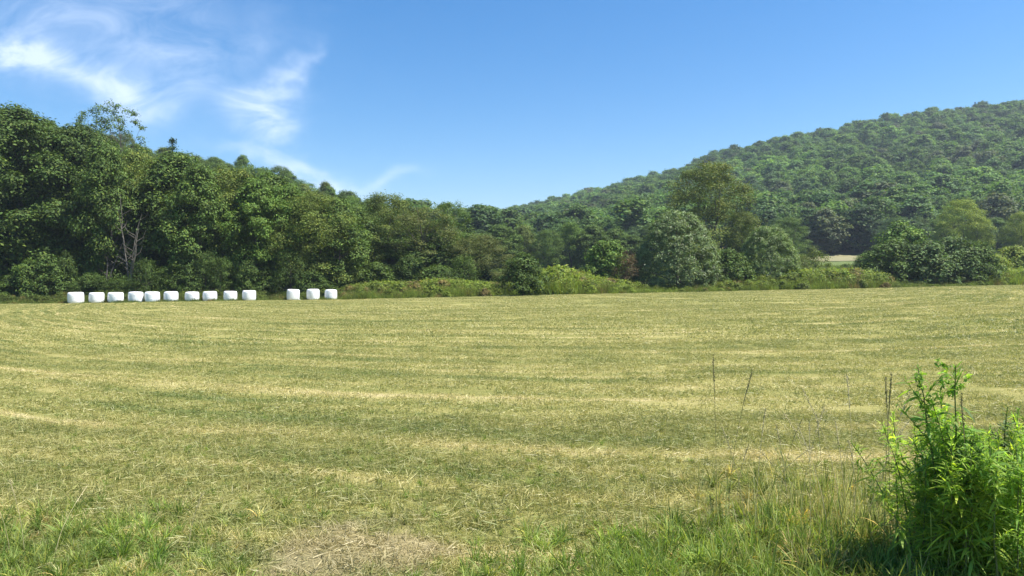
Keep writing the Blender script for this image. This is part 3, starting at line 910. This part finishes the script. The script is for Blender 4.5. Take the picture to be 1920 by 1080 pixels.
# ---- longer grass in the foreground
def long_grass():
    r = np.random.default_rng(61)
    vs = []
    for v in range(6):
        q = np.random.default_rng(700 + v)
        n = 46
        b = np.stack([q.normal(0, 0.05, n), q.normal(0, 0.05, n), np.full(n, -0.01)], 1)
        az = q.uniform(0, 2 * PI, n); el = q.uniform(0.75, 1.5, n)
        d = np.stack([np.cos(az) * np.cos(el), np.sin(az) * np.cos(el), np.sin(el)], 1)
        sd = unit(np.cross(d, unit(q.normal(size=(n, 3)))))
        V, Q = strips(b, d, sd, q.uniform(0.45, 1.0, n), q.uniform(0.014, 0.026, n), q.uniform(0.2, 0.9, n), 5, [0.7, 1, 0.95, 0.75, 0.45, 0.05])
        vs.append(mk_mesh('grass_tuft', V, Q, M_TALL))
    for v in range(4):
        q = np.random.default_rng(750 + v)
        n = 11
        b = np.stack([q.normal(0, 0.09, n), q.normal(0, 0.09, n), np.full(n, -0.01)], 1)
        az = q.uniform(0, 2 * PI, n); el = q.uniform(1.2, 1.53, n)
        d = np.stack([np.cos(az) * np.cos(el), np.sin(az) * np.cos(el), np.sin(el)], 1)
        sd = unit(np.cross(d, unit(q.normal(size=(n, 3)))))
        V, Q = strips(b, d, sd, q.uniform(0.5, 1.0, n), q.uniform(0.005, 0.010, n), q.uniform(0.02, 0.3, n), 6, [0.8, 0.8, 0.7, 0.6, 0.9, 1.2, 0.1])
        vs.append(mk_mesh('grass_tuft', V, Q, M_TALL))
    P, S, T, I = [], [], [], []
    def blob(n, x0, y0, sx, sy, h0, h1, cols, thin=False):
        for _ in range(n):
            x = r.normal(x0, sx); y = r.normal(y0, sy)
            if y < 2.4 or math.hypot((x + 1.0) / 0.75, (y - 4.55) / 0.62) < r.uniform(0.75, 1.1): continue
            h = r.uniform(h0, h1); P.append((x, y, H1(x, y))); S.append((h * 0.9, h * 0.9, h))
            c = np.array(cols[r.integers(0, len(cols))]) * r.uniform(0.75, 1.3); T.append(c); I.append(r.integers(6, 10) if thin else r.integers(0, 6))
    G = [(0.15, 0.235, 0.05), (0.175, 0.25, 0.06), (0.22, 0.28, 0.085)]
    Yl = [(0.20, 0.24, 0.07), (0.16, 0.20, 0.055), (0.34, 0.30, 0.14)]
    blob(210, 0.75, 4.1, 0.45, 0.35, 0.16, 0.34, G)            # lush green patch bottom centre-right
    blob(260, 1.8, 4.2, 0.36, 0.45, 0.16, 0.40, G + Yl)        # towards the goldenrod
    blob(80, 2.0, 5.2, 0.5, 0.7, 0.12, 0.34, Yl)
    blob(200, 1.75, 3.5, 0.5, 0.4, 0.18, 0.42, G)
    blob(60, -3.1, 4.7, 0.3, 0.4, 0.12, 0.26, G + Yl)
    blob(190, -2.75, 4.25, 0.45, 0.45, 0.14, 0.30, G)
    blob(110, 0.55, 3.7, 0.5, 0.25, 0.12, 0.28, G)             # left corner
    blob(90, -2.6, 3.9, 0.5, 0.4, 0.10, 0.24, G + Yl + Yl)
    PL = [(0.38, 0.40, 0.17), (0.31, 0.36, 0.13), (0.46, 0.44, 0.23)]
    blob(420, -0.2, 3.8, 2.0, 0.4, 0.09, 0.20, PL + G)        # pale bent blades all along the verge
    blob(260, -2.2, 4.5, 0.8, 0.55, 0.10, 0.22, PL + G)
    blob(34, 1.75, 4.6, 0.36, 0.5, 0.25, 0.58, PL, True)        # thin pale upright stems left of the goldenrod
    blob(28, 2.2, 4.8, 0.25, 0.4, 0.3, 0.66, PL + Yl, True)
    blob(14, 1.35, 4.4, 0.4, 0.4, 0.2, 0.45, PL, True)
    blob(220, -1.2, 6.4, 1.6, 0.8, 0.07, 0.15, G)              # green patches in the near field
    blob(160, -3.4, 7.4, 1.2, 0.9, 0.07, 0.15, G)
    blob(320, 0, 5.0, 2.4, 1.2, 0.07, 0.16, G + Yl)
    n = len(P)
    rot = np.stack([r.normal(0, 0.12, n), r.normal(0, 0.12, n), r.uniform(0, 2 * PI, n)], 1)
    scatter('long_grass', P, rot, S, I, T, vs, 'longer uncut green grass along the near verge of the field', 'grass')


long_grass()

# ------------------------------------------------------------------ wrapped bales
def bale_mesh(seed):
    r = np.random.default_rng(seed)
    R, Hh = 0.5, 1.0
    prof = [(0.0, 0.0), (0.36, 0.0), (0.445, 0.015), (0.482, 0.06), (0.497, 0.16), (0.503, 0.35), (0.505, 0.5), (0.502, 0.68), (0.495, 0.82), (0.475, 0.92), (0.44, 0.968), (0.38, 0.988), (0.2, 1.0), (0.0, 1.004)]
    n = 40
    V = []
    ph = r.uniform(0, 6.28, 4)
    for k, (rr, zz) in enumerate(prof):
        for j in range(n):
            a = 2 * PI * j / n
            f = 1 + 0.012 * math.sin(3 * a + ph[0] + 2 * zz) + 0.008 * math.sin(7 * a + ph[1] - 5 * zz) + 0.006 * math.sin(13 * a + ph[2] + 9 * zz)
            V.append((rr * f * math.cos(a) + 0.02 * zz * math.sin(ph[3]), rr * f * math.sin(a), zz + (0.012 * math.sin(2 * a + ph[1]) if zz > 0.9 else 0)))
    Q = [(k * n + j, k * n + (j + 1) % n, (k + 1) * n + (j + 1) % n, (k + 1) * n + j) for k in range(len(prof) - 1) for j in range(n)]
    return mk_mesh('wrapped_bale', V, Q, M_WRAP, True)


def tail_mesh(seed):
    """loose flap of film at the foot of a bale"""
    V = [(0.40, -0.25, 0.12), (0.62, -0.32, 0.02), (0.66, -0.12, 0.015), (0.46, -0.05, 0.1)]
    V2 = [(x, y, z + 0.012) for x, y, z in V]
    return mk_mesh('film_tail', V + V2, [(3, 2, 1, 0), (4, 5, 6, 7), (0, 1, 5, 4), (1, 2, 6, 5), (2, 3, 7, 6), (3, 0, 4, 7)], M_WRAP)


bm_ = [bale_mesh(s) for s in range(4)]
order = ['first', 'second', 'third', 'fourth', 'fifth', 'sixth', 'seventh', 'eighth', 'ninth', 'last']
bales = [(142, 27.5, 548, 568.8), (181, 25.8, 547.5, 567), (217, 26.8, 547, 566.2), (254.5, 25.8, 546, 565.6), (285.5, 26, 546, 565), (320.5, 25, 545.5, 564.4),
         (360, 25, 546, 563.8), (393.5, 25, 545, 563.2), (431.5, 24, 544.5, 562.6), (467, 24.5, 543.5, 562.4), (549, 23.5, 541.5, 561.5), (587, 23.5, 540.5, 560.6), (620.5, 22.5, 541, 560)]
for i, (px, w, top, bot) in enumerate(bales):
    D = float(D_edge(px)) + 1.6
    x, y, z = at(px, D)
    wid = w / F * D; hgt = (bot - top) / F * D
    if i < 10:
        lb = 'white plastic-wrapped hay bale, %s from the left in the row of ten' % order[i] if i not in (0, 9) else ('white plastic-wrapped hay bale at the left end of the row of ten' if i == 0 else 'white plastic-wrapped hay bale at the right end of the row of ten')
    else:
        lb = ['white wrapped hay bale with a loose film tail, left of the three set apart', 'white wrapped hay bale in the middle of the three set apart', 'white wrapped hay bale at the right of the three set apart'][i - 10]
    o = link('hay_bale', bm_[i % 4], loc=(x, y, z - 0.01))
    tilt = [0.02, -0.015, 0.0, 0.02, -0.01, 0.01, 0, 0.015, -0.02, 0, 0.05, 0.0, -0.03][i]
    o.rotation_euler = (0, tilt, random.uniform(0, 6.28) if i != 10 else 0.2)
    o.scale = (wid, wid, hgt)
    tag(o, lb, 'hay bale', 'white wrapped bales along the field edge')
    if i == 10:
        link('film_tail', tail_mesh(0), o)

# ------------------------------------------------------------------ goldenrod clump
def rod_mesh(seed, budded):
    r = np.random.default_rng(seed)
    Ht = 1.0
    k = 9; t = np.linspace(0, 1, k)
    bend = r.normal(0, 0.13, 2)
    P = np.stack([bend[0] * t ** 2 + np.cumsum(r.normal(0, 0.004, k)), bend[1] * t ** 2 + np.cumsum(r.normal(0, 0.004, k)), t * Ht], 1); P[0] = (0, 0, -0.02)
    mb = MB().add(*tube(P, 0.0055 * (1 - 0.7 * t) + 0.001, 5))
    stem = mb.mesh('rod_stem', M_STEM, True)
    n = 150
    h = np.concatenate([r.uniform(0.08, 0.97, n - 16), r.uniform(0.93, 1.0, 16)])
    az = r.uniform(0, 2 * PI, n)
    el = np.interp(h, [0, 0.5, 0.9, 1.0], [-0.1, 0.3, 0.65, 1.1]) + r.normal(0, 0.38, n)
    b = np.stack([np.interp(h, t, P[:, a]) for a in range(3)], 1)
    d = np.stack([np.cos(az) * np.cos(el), np.sin(az) * np.cos(el), np.sin(el)], 1)
    sd = unit(np.cross(d, np.array([0, 0, 1.0])) + r.normal(0, 0.25, (n, 3)))
    ln = np.interp(h, [0, 0.4, 0.85, 1.0], [0.09, 0.125, 0.11, 0.045]) * r.uniform(0.45, 1.35, n)
    V, Q = strips(b, d, sd, ln, ln * r.uniform(0.10, 0.15, n), r.uniform(0.1, 0.75, n), 5, [0.25, 0.85, 1, 0.8, 0.45, 0.03])
    fm = MB().add(V, Q)
    for s in range(6):                                             # leafy side shoots
        hs = r.uniform(0.35, 0.86); a = r.uniform(0, 6.28); L = r.uniform(0.10, 0.2) * (1.15 - hs * 0.6)
        m = 24; q = r.uniform(0.15, 1, m)
        o = np.array([np.interp(hs, t, P[:, c]) for c in range(3)])
        b = o + np.stack([np.cos(a) * q * L, np.sin(a) * q * L, q * L * 1.2], 1)
        fm.add(*tube([o, o + np.array([np.cos(a) * L, np.sin(a) * L, L * 1.2])], [0.0022, 0.001], 4))
        a2 = r.uniform(0, 6.28, m); e2 = r.normal(0.45, 0.4, m)
        d = np.stack([np.cos(a2) * np.cos(e2), np.sin(a2) * np.cos(e2), np.sin(e2)], 1)
        sd = unit(np.cross(d, np.array([0, 0, 1.0])) + r.normal(0, 0.3, (m, 3)))
        l2 = r.uniform(0.03, 0.085, m)
        fm.add(*strips(b, d, sd, l2, l2 * r.uniform(0.13, 0.2, m), r.uniform(0.1, 0.7, m), 5, [0.25, 0.85, 1, 0.8, 0.45, 0.03]))
    # side sprays near the top
    if budded:
        for s in range(5):
            hs = r.uniform(0.78, 0.97); a = r.uniform(0, 6.28); L = 0.07
            m = 26
            q = r.random(m)
            base = np.array([np.interp(hs, t, P[:, c]) for c in range(3)])
            C = base + np.stack([np.cos(a) * q * L, np.sin(a) * q * L, q * L * 1.1], 1) + r.normal(0, 0.008, (m, 3))
            V, Q = leaf_quads(C, r.normal(size=(m, 3)) + [0, 0, 1], r.normal(size=(m, 3)) + [0, 0, 1], r.uniform(0.018, 0.04, m), 0.4, r)
            fm.add(V, Q)
    return stem, fm.mesh('rod_leaves', M_ROD)


rods = [rod_mesh(800 + i, i < 3) for i in range(9)]
NROD = 0


def rod(px, top, D, var, label, tone, group=None):
    global NROD
    x, y, z = at(px, D)
    h = zat(top, D) - z
    e = empty('goldenrod', (x, y, z), random.uniform(0, 6.28), (h * 0.98 if h > 0.75 else 0.78, h * 0.98 if h > 0.75 else 0.78, h))
    tag(e, label, 'plant', group)
    if group: e.rotation_euler = (random.gauss(0, 0.09), random.gauss(0, 0.09), e.rotation_euler[2])
    link('stem', rods[var % 9][0], e)
    f = link('foliage', rods[var % 9][1], e)
    f.color = (*(np.array(tone) * random.uniform(0.85, 1.15)), 1)
    NROD += 1


GR = (0.20, 0.33, 0.07); GD = (0.15, 0.26, 0.06); GY = (0.27, 0.39, 0.07)
rod(1790, 682, 4.0, 0, 'tallest goldenrod stalk, budded top, right one of the two rising above the clump', GD)
rod(1762, 690, 4.05, 1, 'second tallest goldenrod stalk, just left of the tallest one', GD)
rod(1812, 765, 3.9, 2, 'bright yellow-green goldenrod stalk at the right foot of the tallest stalk', GY)
rod(1775, 735, 4.1, 3, 'dark leafy goldenrod stalk tucked below the two tallest tops', GD)
rod(1688, 782, 4.3, 4, 'goldenrod stalk standing at the left edge of the clump', GY)
rod(1868, 762, 4.3, 5, 'slender paler goldenrod stalk rising at the right part of the clump', (0.12, 0.17, 0.07))
rod(1712, 800, 4.2, 6, 'leaning goldenrod stalk second from the left edge of the clump', GY)
for i in range(125):
    px = random.uniform(1722, 1995) if i < 95 else random.uniform(1745, 1900)
    D = random.uniform(3.75, 4.9)
    base = np.interp(px, [1680, 1720, 1760, 1800, 1860, 1920, 2000], [835, 812, 792, 785, 780, 772, 765])
    rod(px, base + random.triangular(0, 150, 15) + (4.2 - D) * 30, D, random.randrange(3, 9), 'leafy green goldenrod stalk within the dense clump at the right foreground', random.choice([GR, GY, GY, GR, GD]), 'goldenrod stalks in the right foreground clump')

# ------------------------------------------------------------------ dry stalks and seed heads
def stalk_mesh(seed, head, lean):
    r = np.random.default_rng(seed)
    k = 7; t = np.linspace(0, 1, k)
    a = r.uniform(0, 6.28)
    P = np.stack([math.cos(a) * lean * t ** 2, math.sin(a) * lean * t ** 2, t], 1); P[0, 2] = -0.02
    stem = MB().add(*tube(P, np.full(k, 0.0016), 4)).mesh('stalk', M_DRY if head != 'spike' else M_DARKSTALK, True)
    mb = MB()
    n = 90 if head == 'spike' else 60
    h = r.uniform(0.86 if head == 'spike' else 0.8, 1.02, n)
    C = np.stack([np.interp(h, t, P[:, 0]), np.interp(h, t, P[:, 1]), h], 1) + r.normal(0, 0.003 if head == 'spike' else 0.010, (n, 3))
    mb.add(*tube([[np.interp(hh, t, P[:, c]) for c in range(3)] for hh in np.linspace(0.8, 1.0, 5)], np.full(5, 0.003), 4))
    V, Q = leaf_quads(C, r.normal(size=(n, 3)), r.normal(0, 0.3, (n, 3)) + [0, 0, 1], r.uniform(0.008, 0.017, n), 0.4, r)
    mb.add(V, Q)
    return stem, mb.mesh('seeds', M_DARKSTALK if head == 'spike' else M_DRY)


SPK = [stalk_mesh(1000 + i, 'spike', 0.05 + 0.05 * i) for i in range(3)]
DRY = [stalk_mesh(1020 + i, 'dry', 0.08 + 0.08 * i) for i in range(4)]


def stalk(px, top, D, meshes, label, group=None, nm='grass_stalk'):
    x, y, z = at(px, D); h = zat(top, D) - z
    e = empty(nm, (x, y, z), random.uniform(0, 6.28), (1, 1, h))
    tag(e, label, 'grass stalk', group)
    st, hd = random.choice(meshes)
    link('stem', st, e); link('seed_head', hd, e)


stalk(1345, 668, 5.0, SPK, 'dark seed spike standing leftmost of the tall ones in the near grass')
stalk(1367, 696, 4.9, SPK, 'dark seed spike just right of the leftmost tall spike')
stalk(1660, 703, 4.3, SPK, 'tallest dark seed spike left of the goldenrod clump')
stalk(1672, 716, 4.25, SPK, 'dark seed spike touching the right side of the tallest spike by the goldenrod')
stalk(1820, 740, 3.9, SPK, 'single dark seed spike right of the tallest goldenrod')
for px, top in ((1418, 768), (1464, 775), (1500, 770), (1536, 780), (1550, 775), (1576, 735), (1605, 712), (1648, 740), (1630, 790), (1480, 790), (1520, 800), (1400, 800), (1440, 830), (1590, 800), (1380, 835), (1560, 820), (1610, 830), (1642, 810), (1490, 840), (1655, 850)):
    stalk(px + random.uniform(-4, 4), top, random.uniform(4.3, 5.4), DRY, 'thin dry grass stalk with a seed head in the near grass left of the goldenrod', 'dry grass stalks left of the goldenrod')
for px, top in ((15, 830), (42, 900), (100, 940), (350, 930)):
    stalk(px, top, 4.4, DRY, 'thin dry grass stalk in the left foreground corner', 'dry grass stalks in the left corner')

# ------------------------------------------------------------------ haze
def haze():
    x0, x1, y0, y1, z0, z1 = -2700, 2700, -2700, 2700, -3.0, 190
    V = [(x, y, z) for z in (z0, z1) for x, y in ((x0, y0), (x1, y0), (x1, y1), (x0, y1))]
    Q = [(3, 2, 1, 0), (4, 5, 6, 7), (0, 1, 5, 4), (1, 2, 6, 5), (2, 3, 7, 6), (3, 0, 4, 7)]
    m, nt, out = new_mat('haze_air')
    v = nd(nt, 'ShaderNodeVolumePrincipled')
    v.inputs['Color'].default_value = (0.72, 0.84, 1.0, 1)
    v.inputs['Density'].default_value = 0.0002
    v.inputs['Anisotropy'].default_value = 0.2
    nt.links.new(v.outputs[0], out.inputs['Volume'])
    tag(link('haze', mk_mesh('haze', V, Q, m)), 'thin bluish summer haze over the valley', 'haze', kind='stuff')


HAZE = True
if HAZE: haze()

# ------------------------------------------------------------------ sky and sun
SUN_EL, SUN_AZ = 61.0, 97.0          # azimuth clockwise from the view direction (+Y)
w = bpy.data.worlds.new('World'); scene.world = w; w.use_nodes = True
nt = w.node_tree; nt.nodes.clear()
out = nt.nodes.new('ShaderNodeOutputWorld'); bg = nt.nodes.new('ShaderNodeBackground')
bg.inputs['Strength'].default_value = 0.08
sky = nt.nodes.new('ShaderNodeTexSky'); sky.sky_type = 'NISHITA'; sky.sun_disc = False
sky.sun_elevation = D2R(SUN_EL); sky.sun_rotation = D2R(SUN_AZ)
sky.altitude = 300; sky.air_density = 1.0; sky.dust_density = 0.9; sky.ozone_density = 2.2
geo = nt.nodes.new('ShaderNodeTexCoord')
sx = nd(nt, 'ShaderNodeSeparateXYZ'); nt.links.new(geo.outputs['Generated'], sx.inputs[0])
yy = mth(nt, 'MAXIMUM', sx.outputs[1], 0.05)
U = mth(nt, 'DIVIDE', sx.outputs[0], yy); Vv = mth(nt, 'DIVIDE', sx.outputs[2], yy)
pv = nd(nt, 'ShaderNodeCombineXYZ'); nt.links.new(U, pv.inputs[0]); nt.links.new(Vv, pv.inputs[1])
wn = nt.nodes.new('ShaderNodeTexNoise'); wn.inputs['Scale'].default_value = 6.5; wn.inputs['Detail'].default_value = 4
nt.links.new(pv.outputs[0], wn.inputs['Vector'])
ws = nd(nt, 'ShaderNodeSeparateColor'); nt.links.new(wn.outputs['Color'], ws.inputs[0])
wn2 = nt.nodes.new('ShaderNodeTexNoise'); wn2.inputs['Scale'].default_value = 22; wn2.inputs['Detail'].default_value = 5
nt.links.new(pv.outputs[0], wn2.inputs['Vector'])
ws2 = nd(nt, 'ShaderNodeSeparateColor'); nt.links.new(wn2.outputs['Color'], ws2.inputs[0])
U = mth(nt, 'ADD', U, mth(nt, 'MULTIPLY', mth(nt, 'SUBTRACT', ws2.outputs[0], 0.5), 0.05))
Vv = mth(nt, 'ADD', Vv, mth(nt, 'MULTIPLY', mth(nt, 'SUBTRACT', ws2.outputs[1], 0.5), 0.04))
U2 = mth(nt, 'ADD', U, mth(nt, 'MULTIPLY', mth(nt, 'SUBTRACT', ws.outputs[0], 0.5), 0.13))
V2 = mth(nt, 'ADD', Vv, mth(nt, 'MULTIPLY', mth(nt, 'SUBTRACT', ws.outputs[1], 0.5), 0.11))


def wisp(px, py, lx, ly, deg, s):
    """soft elongated streak of cirrus in its own direction of the sky"""
    u0, v0 = (px - 960) / F, (HOR - py) / F
    a = D2R(deg); ca, sa = math.cos(a), math.sin(a)
    du = mth(nt, 'SUBTRACT', U2, u0); dv = mth(nt, 'SUBTRACT', V2, v0)
    e1 = mth(nt, 'DIVIDE', mth(nt, 'ADD', mth(nt, 'MULTIPLY', du, ca), mth(nt, 'MULTIPLY', dv, sa)), lx / F)
    e2 = mth(nt, 'DIVIDE', mth(nt, 'SUBTRACT', mth(nt, 'MULTIPLY', dv, ca), mth(nt, 'MULTIPLY', du, sa)), ly / F)
    d = mth(nt, 'ADD', mth(nt, 'MULTIPLY', e1, e1), mth(nt, 'MULTIPLY', e2, e2))
    return mth(nt, 'MULTIPLY', mth(nt, 'EXPONENT', mth(nt, 'MULTIPLY', d, -1.0)), s)


acc = None
for a in ((90, 120, 150, 32, -20, 0.75), (255, 168, 75, 20, -18, 0.6), (10, 110, 90, 50, -5, 0.35), (120, 20, 170, 45, 4, 0.30), (330, 60, 70, 95, -35, 0.25), (400, 135, 110, 55, 35, 0.28),
          (508, 222, 50, 46, 25, 0.72), (515, 258, 46, 20, 5, 0.6), (552, 150, 20, 62, -26, 0.45), (470, 190, 60, 28, 20, 0.22), (590, 105, 20, 10, 20, 0.2), (545, 312, 80, 20, -16, 0.5), (620, 336, 60, 15, -14, 0.55), (725, 346, 60, 13, 10, 0.38), (430, 290, 60, 14, -8, 0.25), (250, 90, 240, 120, 0, 0.24)):
    g = wisp(*a)
    acc = g if acc is None else mth(nt, 'ADD', acc, g)
mp = nd(nt, 'ShaderNodeMapping'); mp.inputs['Rotation'].default_value = (0, 0, D2R(-28)); mp.inputs['Scale'].default_value = (6, 15, 1)
nt.links.new(pv.outputs[0], mp.inputs[0])
tex = noise(nt, mp.outputs[0], 1.0, 7, 0.62, 1.6)
acc = mth(nt, 'MULTIPLY', acc, remap(nt, tex, 0.3, 0.68, 0.15, 1.1))
acc = mth(nt, 'MULTIPLY', mth(nt, 'MINIMUM', mth(nt, 'MULTIPLY', acc, 0.72), 0.6), mth(nt, 'GREATER_THAN', sx.outputs[1], 0.05))
hs = nd(nt, 'ShaderNodeHueSaturation'); hs.inputs['Saturation'].default_value = 1.42
nt.links.new(sky.outputs[0], hs.inputs['Color'])
nt.links.new(mixc(nt, acc, hs.outputs[0], (7.2, 7.8, 8.8)), bg.inputs['Color'])
nt.links.new(bg.outputs[0], out.inputs['Surface'])

sl = bpy.data.lights.new('sun', 'SUN'); sl.energy = 4.6; sl.angle = D2R(0.53); sl.color = (1.0, 0.955, 0.88)
so = bpy.data.objects.new('sun', sl); COL.objects.link(so)
el, az = D2R(SUN_EL), D2R(SUN_AZ)
sd = Vector((math.sin(az) * math.cos(el), math.cos(az) * math.cos(el), math.sin(el)))
so.rotation_euler = sd.to_track_quat('Z', 'Y').to_euler()
so.location = (30, 0, 60)

# ------------------------------------------------------------------ camera and render
cam = bpy.data.cameras.new('camera'); cam.sensor_width = 36; cam.lens = 36 * F / 1920; cam.clip_end = 20000; cam.clip_start = 0.05
co = bpy.data.objects.new('camera', cam); COL.objects.link(co)
co.location = (0, 0, CAMZ); co.rotation_euler = (PI / 2 - PITCH, 0, 0)
scene.camera = co
scene.view_settings.view_transform = 'Standard'; scene.view_settings.look = 'None'; scene.view_settings.gamma = 1
scene.view_settings.exposure = 1.2
cy = scene.cycles
cy.max_bounces = 5; cy.diffuse_bounces = 3; cy.glossy_bounces = 2; cy.transmission_bounces = 3; cy.volume_bounces = 0; cy.transparent_max_bounces = 4
cy.use_denoising = True
cy.sample_clamp_indirect = 4
print('things', len(TREES), 'rods', NROD)
